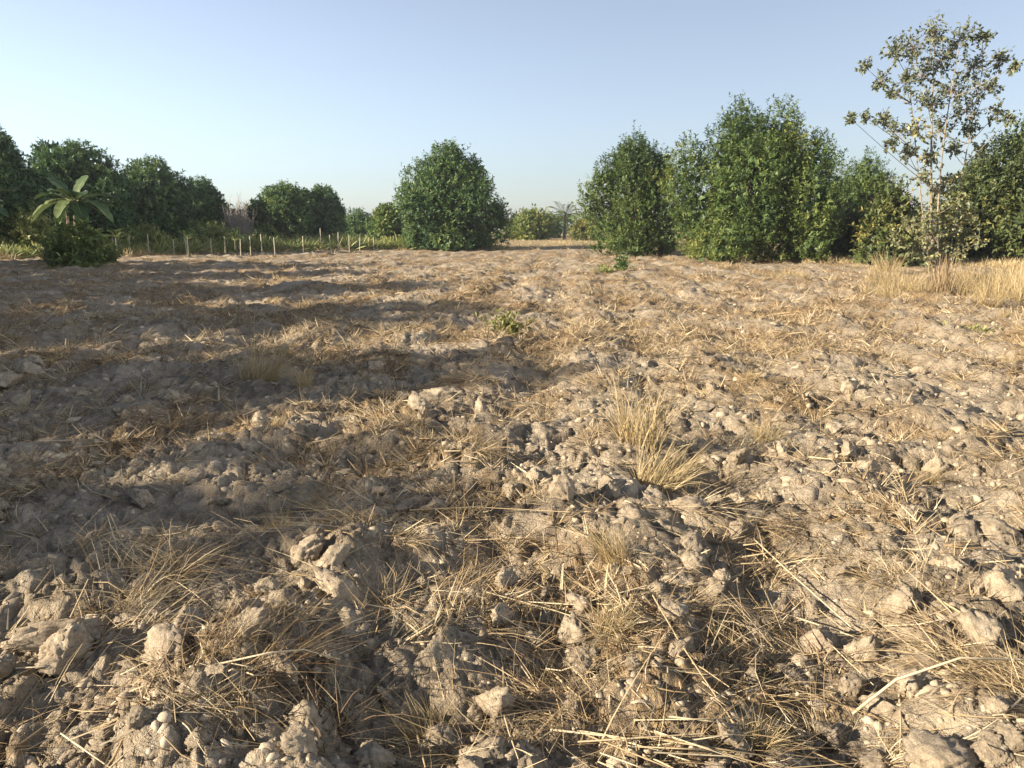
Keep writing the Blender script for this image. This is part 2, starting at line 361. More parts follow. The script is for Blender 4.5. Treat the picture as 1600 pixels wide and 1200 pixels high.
# clods one can point at
for px, py, s, k, lab in [
    (1420, 800, .085, 1, 'rounded pale soil clod with a long shadow beside dark hollow'),
    (1325, 700, .080, 2, 'upright cream coloured soil clod standing at the rim of a dark hollow'),
    (770, 1075, .110, 3, 'pointed tan soil clod with a deep black shadow beside it'),
    (905, 985, .085, 4, 'pale upright soil clod next to crossed straw stalks'),
    (1190, 935, .120, 5, 'tall straw covered soil clod below the long slanting stalk pair'),
    (1405, 930, .110, 6, 'rounded sandy soil clod above the bent reed'),
    (1385, 985, .080, 7, 'flat topped light grey soil clod above the bent reed'),
    (1225, 1160, .090, 8, 'smooth rounded soil clod under the bent reed'),
    (1470, 1185, .120, 0, 'large smooth pale soil clod at the foot of the bent reed'),
    (790, 885, .105, 2, 'crumbly bright soil clod beside the crossed straw on a mound'),
    (100, 1000, .150, 9, 'flat slab like brown soil clod below the tall stalked tuft'),
    (262, 1110, .060, 6, 'pair of round brownish pebble like clods, the greyer one'),
    (290, 1120, .045, 4, 'pair of round brownish pebble like clods, the browner one'),
    (640, 780, .085, 3, 'light coloured soil clod jutting from a ridge crest'),
    (560, 965, .040, 1, 'small whitish soil lump beside the grey shaded hollow'),
    (830, 960, .050, 8, 'small blunt finger shaped soil clod'),
    (520, 880, .110, 7, 'jagged sunlit soil clod on the crest of the long bright ridge'),
    (1085, 870, .085, 0, 'rounded tan soil clod next to dry tuft and dark hollow'),
]:
    p = on_ground(px, py); put_clod(p[0], p[1], s, lab, k=k)
def screen_scatter(n, y0, y1, rng, x0=-120, x1=1720):
    px = rng.uniform(x0, x1, n); py = rng.uniform(y0, y1, n); P = np.array([on_ground(a, b) for a, b in zip(px, py)]); return P
P = screen_scatter(270, 560, 1210, rg, -60, 1660)
for p in P:
    D = math.hypot(p[0], p[1]); s = float(np.clip(rg.lognormal(math.log(.034 + .0065 * D), .38), .022, .17))
    big = s > .07
    lab, grp = near(p[0], p[1], 'large broken clod of sandy soil' if big else 'small dry crumb of sandy soil', 'turned up by the plough' if big else 'lying loose on the ploughed ground', 'large turned up clods' if big else 'small loose clods')
    put_clod(p[0], p[1], s, lab, grp)
def joined_low(P, S, protos, rng):
    Vs, Fs, o = [], [], 0
    pick = rng.integers(len(protos), size=len(P))
    for q in range(len(protos)):
        ix = np.where(pick == q)[0]; V0, F0 = protos[q]
        if not len(ix): continue
        a = rng.random(len(ix)) * 6.283; t = rng.normal(0, .5, len(ix))
        c, s_ = np.cos(a), np.sin(a); ct, s_t = np.cos(t), np.sin(t)
        v = V0[None].repeat(len(ix), 0) * rng.uniform(.7, 1.3, (len(ix), 1, 3))
        y = v[..., 1] * ct[:, None] - v[..., 2] * s_t[:, None]; z = v[..., 1] * s_t[:, None] + v[..., 2] * ct[:, None]
        X = v[..., 0] * c[:, None] - y * s_[:, None]; Y = v[..., 0] * s_[:, None] + y * c[:, None]
        W = np.stack([X, Y, z], -1) * S[ix][:, None, None] + P[ix][:, None]
        Vs.append(W.reshape(-1, 3)); Fs.append((F0[None] + (np.arange(len(ix)) * len(V0))[:, None, None]).reshape(-1, 3) + o); o += len(ix) * len(V0)
    return np.concatenate(Vs), np.concatenate(Fs)
P = np.concatenate([screen_scatter(4600, 392, 760, rg), screen_scatter(2200, 700, 1230, rg)]); D = np.hypot(P[:, 0], P[:, 1])
S = np.clip(rg.lognormal(0, .45, len(P)) * (.010 + .0032 * D), .008, .11); P = P[P[:, 1] < field_edge(P[:, 0], P[:, 1])]; S = S[:len(P)]
D = np.hypot(P[:, 0], P[:, 1]); S = np.clip(rg.lognormal(0, .45, len(P)) * (.010 + .0021 * D), .008, .085)
P[:, 2] = H(P[:, 0], P[:, 1]) - S * .22
V, F = joined_low(P, S, LOW, rg)
obj('soil_crumbs', mesh('soil_crumbs', V, F, M['crumb'], smooth=False), label='countless small crumbs of dry soil scattered over the field', kind='stuff')

# ------------------------------------------------------------------ straw and dry grass
def ribbons(root, d0, side, L, wid, bend, seg=3, tint=None):
    """bent tapering blades: root (n,3), d0 start direction, side width direction, bend (n,3) added by t^2"""
    n = len(root); t = np.linspace(0, 1, seg + 1)
    c = root[:, None] + d0[:, None] * (L[:, None] * t)[..., None] + bend[:, None] * (L[:, None] * t ** 2)[..., None]
    wt_ = wid[:, None] * (1 - .75 * t ** 1.5)[None]
    A = c + side[:, None] * wt_[..., None] * .5; B = c - side[:, None] * wt_[..., None] * .5
    V = np.stack([A, B], 2).reshape(n, -1, 3)
    q = np.arange(seg) * 2; Fq = np.stack([q, q + 1, q + 3, q + 2], -1)
    F = (Fq[None] + (np.arange(n) * (seg + 1) * 2)[:, None, None]).reshape(-1, 4)
    return V.reshape(-1, 3), F, np.repeat(tint if tint is not None else np.full(n, .5), seg)
def rnd_dir(rng, n): return unit(rng.normal(size=(n, 3)))
def tuft(rng, n, h, r0, spread, lean=(0, 0, 0), droop=.5, wid=.006, seg=3, tint=(.2, 1), jit=.38):
    a = rng.random(n) * 6.283; rr = r0 * np.sqrt(rng.random(n))
    root = np.stack([rr * np.cos(a), rr * np.sin(a), np.full(n, -.02)], 1)
    a2 = a + rng.normal(0, .6, n); o = np.stack([np.cos(a2), np.sin(a2), np.zeros(n)], 1)
    d = unit(np.array([0, 0, 1.0]) + o * (spread * np.abs(rng.normal(.6, .6, n)))[:, None] + np.array(lean) + rng.normal(0, jit, (n, 3)))
    L = h * rng.uniform(.45, 1.15, n); bend = (o * .3 + np.array([0, 0, -1.0])) * (droop * rng.random(n))[:, None] + np.array(lean) * .12 + rng.normal(0, .9 * jit, (n, 3)) * [1, 1, .4]
    return ribbons(root, d, unit(np.cross(d, rnd_dir(rng, n))), L, wid * rng.uniform(.5, 1.4, n), bend, seg, rng.uniform(*tint, n))
def tuft_mesh(name, mat, **k):
    V, F, T = tuft(**k); return mesh(name, V, F, mat, {'tint': ('FACE', T)})
r2 = R(33)
FLAT = [tuft_mesh('dry_grass_tuft', M['straw'], rng=r2, n=150, h=.21, r0=.10, spread=.8, lean=(1.0, r2.normal(0, .4), 0), droop=.9, wid=.0030, seg=4) for _ in range(6)]
MAT_ = [tuft_mesh('dry_grass_tuft', M['straw'], rng=r2, n=150, h=.27, r0=.17, spread=2.4, lean=(1.5, r2.normal(0, .8), 0), droop=.8, wid=.0030, seg=4, tint=(.0, .9)) for _ in range(5)]
UPR = [tuft_mesh('dry_grass_tuft', M['paledry'], rng=r2, n=260, h=.34, r0=.10, spread=.45, jit=.14, seg=4, lean=(r2.normal(0, .2), r2.normal(0, .2), 0), droop=.45, wid=.0034) for _ in range(3)]
def put_tuft(me, px, py, s, label, group=None, name='dry_grass_tuft', cat='dry grass', rz=None, dz=0):
    p = on_ground(px, py); z = float(H(p[0:1], p[1:2])[0])
    return obj(name, me, None, (p[0], p[1], z + dz), label, cat, group, rz=r2.random() * 6.28 if rz is None else rz, scale=s)
put_tuft(UPR[0], 1000, 700, 1.55, 'tall wispy pale dry grass tuft standing out of the clods')
put_tuft(UPR[1], 1025, 740, 1.25, 'golden dry grass tuft tangled at the foot of the tall wispy tuft')
put_tuft(UPR[2], 400, 590, 1.8, 'orange gold dry grass tuft glowing at the edge of the tree shade')
put_tuft(MAT_[0], 215, 905, 1.15, 'flattened golden grass mat with two tall bare stalks rising from it')
put_tuft(FLAT[0], 240, 935, 1.1, 'short fan of golden blades hanging over a brown clod')
put_tuft(MAT_[1], 440, 850, 1.2, 'dark brown tangled dry grass mat beside the bright ridge')
put_tuft(MAT_[2], 720, 700, .9, 'rusty brown dry grass cushion in the middle of the field')
put_tuft(MAT_[3], 1160, 730, 1.2, 'brown straw mat arched over a black hollow')
put_tuft(FLAT[1], 1080, 780, 1.1, 'tawny dry grass clump beside the black hollow')
put_tuft(MAT_[4], 1040, 1165, 1.2, 'spread bundle of long straw lying flat on the ploughed soil')
put_tuft(MAT_[0], 1540, 1010, 1.2, 'matted tan straw heap behind the bent reed')
put_tuft(FLAT[2], 1190, 950, 1.2, 'straw fringe hanging down a tall clod')
put_tuft(FLAT[3], 970, 970, .9, 'straw fan below the crossed stalks')
put_tuft(MAT_[1], 1180, 600, 1.3, 'yellow combed over dry grass swathe on a low ridge')
put_tuft(FLAT[4], 600, 905, 1.0, 'short brown grass fringe hanging from a clod on the shaded slope')
put_tuft(FLAT[5], 430, 1040, 1.1, 'flattened wiry dry grass at the foot of the bright ridge')
PX = r2.uniform(-60, 1660, 260); PY = 440 + 740 * r2.random(260) ** 2.3
for a, b in zip(PX, PY):
    k = r2.random(); p = on_ground(a, b); sz = r2.uniform(.55, 1.2) * (1 + .012 * p[1])
    if k < .5: me_, q_ = FLAT[int(r2.integers(6))], ('small drooping tuft of straw coloured grass', 'rooted between the clods', 'drooping straw tufts')
    elif k < .93: me_, q_ = MAT_[int(r2.integers(5))], ('brownish mat of dead grass', 'pressed flat over the clods', 'flattened dead grass mats')
    else: me_, q_, sz = UPR[int(r2.integers(3))], ('short upright pale grass tuft', 'standing among the clods', 'upright pale tufts'), sz * .6
    lab, grp = near(p[0], p[1], *q_); put_tuft(me_, a, b, sz, lab, grp)
# dead grass too fine to count
def scatter_tufts(P, rng, n, h, spread, droop, wid, tint, lean_s=.5, seg=2):
    Vs, Fs, Ts, o = [], [], [], 0
    protos = [tuft(rng, n, 1, .35, spread, (rng.normal(0, lean_s), rng.normal(0, lean_s), 0), droop, wid, seg, tint) for _ in range(10)]
    pick = rng.integers(10, size=len(P))
    for q in range(10):
        ix = np.where(pick == q)[0]; V0, F0, T0 = protos[q]
        a = rng.random(len(ix)) * 6.283; c, s_ = np.cos(a)[:, None], np.sin(a)[:, None]; S = h[ix] * rng.uniform(.6, 1.4, len(ix))
        W = np.stack([V0[None, :, 0] * c - V0[None, :, 1] * s_, V0[None, :, 0] * s_ + V0[None, :, 1] * c, V0[None, :, 2].repeat(len(ix), 0)], -1) * S[:, None, None] + P[ix][:, None]
        Vs.append(W.reshape(-1, 3)); Fs.append((F0[None] + (np.arange(len(ix)) * len(V0))[:, None, None]).reshape(-1, 4) + o); o += len(ix) * len(V0)
        Ts.append((T0[None] + rng.normal(0, .2, (len(ix), 1))).clip(0, 1).ravel())
    return np.concatenate(Vs), np.concatenate(Fs), np.concatenate(Ts)
P = np.concatenate([screen_scatter(9000, 388, 560, r2), screen_scatter(8500, 500, 1000, r2)]); P = P[P[:, 1] < field_edge(P[:, 0], P[:, 1]) + 1]
keep = r2.random(len(P)) < (.06 + 1.05 * straw_cover(P[:, 0], P[:, 1])) * np.interp(P[:, 1], [2.5, 4, 8], [.25, .45, 1]); P = P[keep]; D = P[:, 1]
P[:, 2] = H(P[:, 0], P[:, 1])
V, F, T = scatter_tufts(P, r2, 15, .08 + .0070 * D ** .9, 2.0, .0, .055, (.0, .95), 1.0, 1)
obj('dry_grass_litter', mesh('dry_grass_litter', V, F, M['straw'], {'tint': ('FACE', T)}), label='thin dead grass scattered over the whole ploughed field', kind='stuff')
# loose straws
n = 22000
P = screen_scatter(n, 430, 1230, r2); keep = r2.random(n) < (.08 + 1.1 * straw_cover(P[:, 0], P[:, 1])) * np.interp(P[:, 1], [2, 5, 9], [.22, .45, 1]); P = P[keep]; n = len(P); D = P[:, 1]
L_ = np.clip(r2.lognormal(math.log(.11), .55, n) * (1 + .03 * D), .04, .6); a = r2.normal(.6, 1.1, n)
dv = np.stack([np.cos(a), np.sin(a), np.zeros(n)], 1)
z0 = H(P[:, 0], P[:, 1]); e = P + dv * L_[:, None]; z1 = H(e[:, 0], e[:, 1]); mm = P + dv * L_[:, None] * .5; z2 = H(mm[:, 0], mm[:, 1])
z0 = np.maximum(z0, z2 - .03) + .004; z1 = np.maximum(z1, z2 - .03) + .006 + .05 * r2.random(n) ** 3
P[:, 2] = z0; dv[:, 2] = np.clip((z1 - z0) / L_, -.9, .9)
arch = np.clip(z2 + .01 - (z0 + z1) / 2, -.01, .06) / L_
dv2 = dv.copy(); dv2[:, 2] += 2.2 * arch; bend = r2.normal(0, .10, (n, 3)); bend[:, 2] = -2.2 * arch
sd_ = unit(np.cross(dv, rnd_dir(r2, n)))
V, F, T = ribbons(P, dv2, sd_, L_, np.clip(.0028 + .0005 * D, 0, .012) * r2.uniform(.6, 1.4, n), bend, 3, r2.beta(2, 1.6, n))
obj('straw_litter', mesh('straw_litter', V, F, M['straw'], {'tint': ('FACE', T)}), label='short loose straws strewn over the clods', kind='stuff')

# long stalks one can pick out
def stalk(points, rad, label, group=None, tint=.8, raw=False):
    pts = []
    for px, py, lift in points:
        p = on_ground(px, py); zz = float(H(p[0:1], p[1:2])[0]); p = on_ground(px, py, zz + lift); pts.append(p)
    pts = np.array(pts); m_ = len(pts)
    tt = np.linspace(0, m_ - 1, 4 * (m_ - 1) + 1); sm = np.stack([np.interp(tt, np.arange(m_), pts[:, c]) for c in range(3)], 1)
    V, F = tube(sm, np.linspace(rad, rad * .6, len(sm)), 5)
    o0 = sm[0]; me = mesh('straw_stalk', V - o0, F, M['straw'], {'tint': ('FACE', np.full(len(F), tint))}, smooth=True)
    return obj('straw_stalk', me, None, o0, label, 'straw stalk', group)
stalk([(1332, 1115, .02), (1400, 1062, .10), (1500, 1028, .16), (1640, 1032, .05)], .0055, 'thick bent pale reed arching over the clods', tint=.95)
stalk([(1165, 830, .03), (1240, 900, .07), (1330, 980, .03)], .0048, 'long slanting straw stalk, the upper of a pair', tint=.95)
stalk([(1180, 850, .02), (1245, 925, .05), (1320, 985, .02)], .004, 'long slanting straw stalk, the lower of a pair', tint=.8)
stalk([(1245, 965, .02), (1335, 995, .03)], .004, 'short straight straw touching the end of the slanting pair', tint=.9)
stalk([(1465, 935, .03), (1530, 975, .05), (1620, 1015, .02)], .005, 'straight pale straw leaning on the matted straw heap', tint=.95)
stalk([(175, 1190, .02), (235, 1070, .06), (295, 958, .10)], .004, 'long thin stalk leaning up across a shaded hollow', tint=.7)
stalk([(205, 895, .0), (192, 850, .12), (172, 802, .25)], .0035, 'bare upright stalk rising from golden grass mat, the taller', tint=.85)
stalk([(187, 890, .0), (180, 845, .12), (168, 806, .24)], .0035, 'bare upright stalk rising from golden grass mat, the shorter', tint=.85)
stalk([(110, 965, .01), (138, 905, .10)], .0035, 'short pale stalk sticking up beside the flat brown slab', tint=.9)
stalk([(1020, 930, .03), (1060, 1000, .05), (1120, 1090, .02)], .004, 'straw stalk running down the slope from crossed straws', tint=.85)
stalk([(820, 940, .04), (900, 945, .06), (1010, 915, .05)], .0035, 'crossed straw lying on a mound, the flatter one', tint=.9)
stalk([(760, 925, .03), (870, 955, .05), (960, 985, .03)], .0035, 'crossed straw lying on a mound, the steeper one', tint=.85)
stalk([(675, 922, .05), (720, 925, .06), (760, 935, .04)], .0035, 'pale straw bridging the shaded hollow', tint=.9)
stalk([(330, 1040, .02), (420, 1020, .08), (475, 1015, .08), (530, 1030, .03)], .004, 'arched pale straw at the foot of the bright ridge', tint=.95)
stalk([(640, 797, .04), (740, 792, .05), (890, 800, .04)], .0035, 'long level straw lying across a ridge', tint=.8)
stalk([(1405, 1085, .02), (1408, 1130, .02), (1406, 1180, .02)], .004, 'upright broken stalk below the bent reed', tint=.8)
stalk([(1040, 560, .05), (1130, 556, .06), (1180, 566, .04)], .008, 'level pale straw on a far clod row', tint=.8)
stalk([(650, 1140, .02), (665, 1200, .03)], .004, 'short curved straw hanging into the grey hollow', tint=.7)
stalk([(860, 1140, .03), (950, 1150, .05), (1080, 1190, .03)], .004, 'straw on the spread bundle, the thickest', tint=.9)
for q in range(14):
    a0 = r2.uniform(900, 1050); b0 = r2.uniform(1105, 1190); dx_ = r2.uniform(80, 230); dy_ = dx_ * r2.uniform(-.15, .5)
    stalk([(a0, b0, .03), (a0 + dx_ * .5, b0 + dy_ * .5, .06), (a0 + dx_, b0 + dy_, .03)], r2.uniform(.0022, .0036), 'long straw of the spread bundle on the ploughed soil', 'straws of the spread bundle', r2.uniform(.5, 1))
for q in range(110):
    a0 = r2.uniform(-20, 1620); b0 = 640 + 550 * r2.random(); ang = r2.normal(.55, .8); ln = r2.uniform(40, 150) * (b0 / 1200)
    if r2.random() < .25: ang = -ang
    dx_, dy_ = ln * math.cos(ang), ln * math.sin(ang) * .8; l1 = r2.uniform(.02, .06)
    stalk([(a0, b0, .015), (a0 + dx_ * .5 + r2.normal(0, 6), b0 + dy_ * .5 + r2.normal(0, 6), l1), (a0 + dx_, b0 + dy_, r2.uniform(.0, .05))],
          r2.uniform(.0018, .0034), *near(*on_ground(a0, b0)[:2], 'single loose straw stalk', 'lying across the clods', 'loose straw stalks'), r2.uniform(.45, 1))

# ------------------------------------------------------------------ trees
def leaves(P, d, nrm, L, W, fold=.25):
    s = unit(np.cross(d, nrm)); n = len(P); up = unit(np.cross(s, d))
    mid = P + d * (L * .45)[:, None] + up * (W * fold)[:, None]
    V = np.stack([P, mid + s * (W * .5)[:, None], P + d * L[:, None], mid - s * (W * .5)[:, None]], 1).reshape(-1, 3)
    b = (np.arange(n) * 4)[:, None]
    F = np.concatenate([b + [[0, 1, 2]], b + [[0, 2, 3]]], 1).reshape(-1, 3)
    return V, F
def crown(rng, lumps, ncl, per, llen, lw, twig=.45, up=.4, zmin=.15, deep=.70, tint_low=None, tintmu=.45):
    lumps = np.asarray(lumps, float); c, r = lumps[:, :3], lumps[:, 3:6]
    wgt = (r[:, 0] * r[:, 1] + r[:, 0] * r[:, 2] + r[:, 1] * r[:, 2]); wgt = wgt / wgt.sum()
    Ps, As, Ls = [], [], []; got = 0
    while got < ncl:
        m_ = ncl * 2; li = rng.choice(len(lumps), m_, p=wgt); u = rnd_dir(rng, m_)
        k = 1 + rng.normal(0, .07, m_) - .45 * rng.random(m_) ** 4
        p = c[li] + r[li] * u * k[:, None]
        dn = np.min(np.where(np.arange(len(lumps))[None] == li[:, None], 9, np.linalg.norm((p[:, None] - c[None]) / r[None], axis=2)), axis=1)
        ok = (dn > deep) & (p[:, 2] > zmin)
        p, u, li = p[ok], u[ok], li[ok]; Ps.append(p); As.append(u); Ls.append(li); got += len(p)
    P = np.concatenate(Ps)[:ncl]; U = np.concatenate(As)[:ncl]; LI = np.concatenate(Ls)[:ncl]
    ax = unit(U * .8 + np.array([0, 0, up]) + rng.normal(0, .25, U.shape))
    tl = twig * rng.uniform(.4, 1.3, ncl); lead = rng.random(ncl) < .05; tl = np.where(lead, tl * rng.uniform(1.2, 1.6, ncl), tl)
    P0 = np.repeat(P, per, 0); AX = np.repeat(ax, per, 0); t = rng.random(ncl * per)
    P0 = P0 + AX * (np.repeat(tl, per) * t)[:, None]
    pr = unit(np.cross(AX, rnd_dir(rng, len(P0)))); d = unit(AX * (.25 + .5 * t)[:, None] + pr * .8 + np.array([0, 0, -.12]))
    nr_ = unit(AX * .7 + np.array([0, 0, .6]) + rng.normal(0, .35, P0.shape))
    L = llen * rng.uniform(.6, 1.25, len(P0)); V, F = leaves(P0, d, nr_, L, lw * rng.uniform(.7, 1.2, len(P0)))
    T0 = None
    tb = rng.normal(0, .14, len(lumps))[LI] + rng.normal(0, .12, ncl)
    T = np.repeat(tb, per) + tintmu + rng.normal(0, .15, len(P0))
    if tint_low is not None:
        z0, z1, amt = tint_low; T = T + amt * (1 - np.clip((P0[:, 2] - z0) / (z1 - z0), 0, 1))
    return V, F, np.repeat(np.clip(T, 0, 1), 2)
def lump_set(rng, R_, Hh, prof, n, size, z0=.2, flat=1.0, shoots=0):
    out = []; ph = rng.random(3) * 6.283
    for q in range(n):
        t = (q + .5) / n if n > 6 else rng.random(); t = t ** .85
        a = q * 2.39996 + rng.normal(0, .35); s = R_ * size * rng.uniform(.6, 1.35)
        pr = np.interp(t, *zip(*prof)) * R_
        rr = max(0, pr - s * .8) * rng.uniform(.78, 1.18); z = z0 + s * .6 + t * (Hh - z0 - s * 1.45)
        rr *= 1 + .16 * math.sin(2 * a + ph[0]) + .12 * math.sin(3 * a + ph[1] + 4 * t); z += R_ * .10 * math.sin(2 * a + ph[2])
        out.append([rr * math.cos(a), rr * math.sin(a), max(z, z0 + .4 * s), s, s, s * flat * rng.uniform(.85, 1.15)])
    for q in range(shoots):
        t = rng.uniform(.35, 1.0); a = q * 2.39996 + rng.normal(0, .3); rr = np.interp(t, *zip(*prof)) * R_ * rng.uniform(.75, 1.0) * (.95 if t < .8 else .8); s = R_ * rng.uniform(.07, .13)
        out.append([rr * math.cos(a), rr * math.sin(a), z0 + t * (Hh - z0) * rng.uniform(.90, 1.0), s, s, s * rng.uniform(2.2, 3.6)])
    if z0 < .1:
        for q in range(9):
            a = q * .698 + rng.normal(0, .2); s = R_ * rng.uniform(.24, .38)
            rr = R_ * rng.uniform(.45, .75); out.append([rr * math.cos(a), rr * math.sin(a), s * .55, s, s, s])
    out.append([0, 0, z0 + (Hh - z0) * .45, R_ * .56, R_ * .56, (Hh - z0) * .38])
    return np.array(out)
def limbs(rng, lumps, Hh, tr, nl=9, fork=.22):
    parts = [tube(bez(np.array([0, 0, -.15]), np.array([.1, .05, Hh * fork * .6]), np.array([0, 0, Hh * fork]), 6), np.linspace(tr * 1.25, tr * .85, 6), 10)]
    for L in lumps[np.argsort(-lumps[:, 2])][:nl]:
        e = L[:3]; m_ = np.array([e[0] * .35, e[1] * .35, Hh * fork + (e[2] - Hh * fork) * .55])
        parts.append(tube(bez(np.array([0, 0, Hh * fork - .12]), m_, e, 7), np.linspace(tr * .55, tr * .12, 7), 6))
    return join(parts)
ROUND = [(0, .78), (.25, 1.0), (.5, .98), (.75, .78), (1, .35)]
DOME = [(0, .95), (.2, 1.0), (.5, .9), (.78, .66), (1, .25)]
UPRT = [(0, .80), (.25, 1.0), (.55, .95), (.8, .74), (1, .42)]
def tree(name, px, Y, hw, top, label, mat, prof, rng, nl, size, ncl, per, llen, lw, twig, up, z0=.2, group=None, tint_low=None, cat='tree', flat=1.0, deep=.7, tintmu=.45, bark='bark', depth=1.0, tr=None, inner=True, shoots=0):
    b = at(px, 355, Y); Hh = at(px, top, Y)[2]; R_ = hw * Y / FPX
    lp = lump_set(rng, R_, Hh - .15, prof, nl, size, z0, flat, shoots)
    lp[:, 1] *= depth
    root = obj(name, None, None, (b[0], Y, float(H(b[0:1], np.array([Y]))[0])), label, cat, group)
    V, F = limbs(rng, lp, Hh, tr or R_ * .075)
    obj('trunk', mesh('trunk', V, F, M[bark], smooth=True), root)
    V, F, T = crown(rng, lp, int(ncl * 1.35), per, llen, lw, twig, up, .1, deep, tint_low, tintmu)
    ni = ncl // 2 if inner else 4; li = rng.integers(len(lp), size=ni); pi_ = lp[li, :3] + lp[li, 3:] * rnd_dir(rng, ni) * rng.uniform(.45, .82, (ni, 1)); pi_[:, 2] = np.maximum(pi_[:, 2], .1)
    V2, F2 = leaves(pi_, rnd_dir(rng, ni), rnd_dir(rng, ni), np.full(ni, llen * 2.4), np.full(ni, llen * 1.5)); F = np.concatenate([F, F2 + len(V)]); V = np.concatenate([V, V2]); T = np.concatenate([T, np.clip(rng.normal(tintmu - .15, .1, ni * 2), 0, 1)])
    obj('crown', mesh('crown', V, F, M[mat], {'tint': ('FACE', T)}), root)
    return root
rt = R(5)
G1 = 'mango trees of the orchard row'
mk = lambda *a, **k: tree('mango_tree', *a, **k)
mg = dict(mat='mango', prof=ROUND, nl=20, size=.33, per=9, llen=.28, lw=.10, twig=.35, up=.25, z0=.45)
T1 = mk(-12, 44, 78, 196, 'tallest dark mango tree behind the banana plants', rng=rt, ncl=2200, **mg)
T2 = mk(122, 50, 74, 216, 'dark round mango tree rising straight behind the banana plant', rng=rt, ncl=2100, **mg)
T3 = mk(240, 55, 66, 254, 'dark domed mango tree sloping down beyond the banana plant', rng=rt, ncl=2000, **mg)
T4 = mk(316, 61, 44, 283, 'smaller dark mango tree beside the bare dead shrub', rng=rt, ncl=1500, **mg)
T5 = mk(444, 64, 54, 288, 'broad round mango tree behind the fence posts', rng=rt, ncl=1900, tintmu=.62, **mg)
T6 = mk(503, 66, 37, 293, 'dark mango tree pressed against the broad round one', rng=rt, ncl=1300, **mg)
mg2 = dict(mg, nl=9, size=.45, z0=.1)
tree('bushy_tree', 560, 76, 32, 334, 'low dark bushy tree in the gap of the tree row', rng=rt, ncl=700, **mg2)
tree('bushy_tree', 608, 61, 28, 325, 'low bright green bushy tree beside the big lone mango', rng=rt, ncl=800, tintmu=.75, **mg2)
tree('mango_tree', 706, 57, 68, 229, 'large lone round mango tree in the middle of the field edge', mat='mango', prof=ROUND, rng=rt, nl=36, size=.27, ncl=3400, per=9, llen=.26, lw=.09, twig=.5, up=.5, flat=1.2, z0=.05, tintmu=.55)
up_ = dict(mat='shoot', prof=UPRT, nl=34, size=.25, per=13, llen=.17, lw=.062, twig=.55, up=.95, z0=.05, shoots=22)
tree('bushy_tree', 994, 46, 64, 224, 'narrower upright bushy tree with spiky shoots, lone sapling before it', rng=rt, ncl=3000, flat=1.6, **up_)
tree('bushy_tree', 1178, 38, 120, 190, 'largest bushy green tree with spiky top and yellowing foot', rng=rt, ncl=5200, tint_low=(0, 3.5, .22), flat=1.5, **dict(up_, nl=52, size=.21))
tree('bushy_tree', 1345, 45, 52, 246, 'mid green tree half hidden behind the largest bushy tree', rng=rt, ncl=1500, **dict(up_, nl=14, size=.38, up=.6))
ol = dict(mat='olive', prof=UPRT, per=9, llen=.22, lw=.095, twig=.6, up=.5, z0=.05)
tree('leafy_shrub', 1392, 33, 44, 292, 'loose yellow green shrub with drooping leaves beside the slim tree', rng=rt, nl=13, size=.36, ncl=700, cat='shrub', **ol)
tree('leafy_shrub', 1330, 40, 52, 330, 'low olive shrub at the end of the shaded strip', rng=rt, nl=10, size=.4, ncl=800, cat='shrub', **ol)
tree('bushy_tree', 1605, 35, 108, 208, 'dense dark olive tree behind the slim sparse tree', rng=rt, nl=28, size=.30, ncl=3300, tint_low=(0, 4, .25), **dict(ol, twig=.7, up=.7, tintmu=.25))
# orchard going on beside the viewer: these trees throw the long shade over the field
og = dict(mg, nl=16, size=.34)
O1 = mk(-900, 14, 250, -50, 'dark mango tree of the orchard row standing along the field', rng=rt, ncl=1050, **og)
O1.location = (-17.6, -1.2, -.05); O1['group'] = G1; O1.scale = (1.05, 1.05, 1.10)
for (x, y, s, src, rz) in [(-16.6, -4.8, (.90, .90, .98), O1, 1.0), (-17.2, 2.5, (1.0, 1.0, 1.14), O1, .4), (-18.6, 8.0, (1.12, 1.12, 1.2), O1, 4.0), (-20.8, 14.0, (1.15, 1.15, 1.2), O1, 3.1),
                           (-23.0, 20.2, (1.1, 1.1, 1.2), O1, 5.2), (-25.5, 26.0, (1.15, 1.15, 1.25), O1, .9), (-30.0, 31.5, (1.1, 1.1, .9), O1, 2.9)]:
    copy_tree(src, (x, y, -.05), rz, s, 'dark mango tree of the orchard row standing along the field', G1)

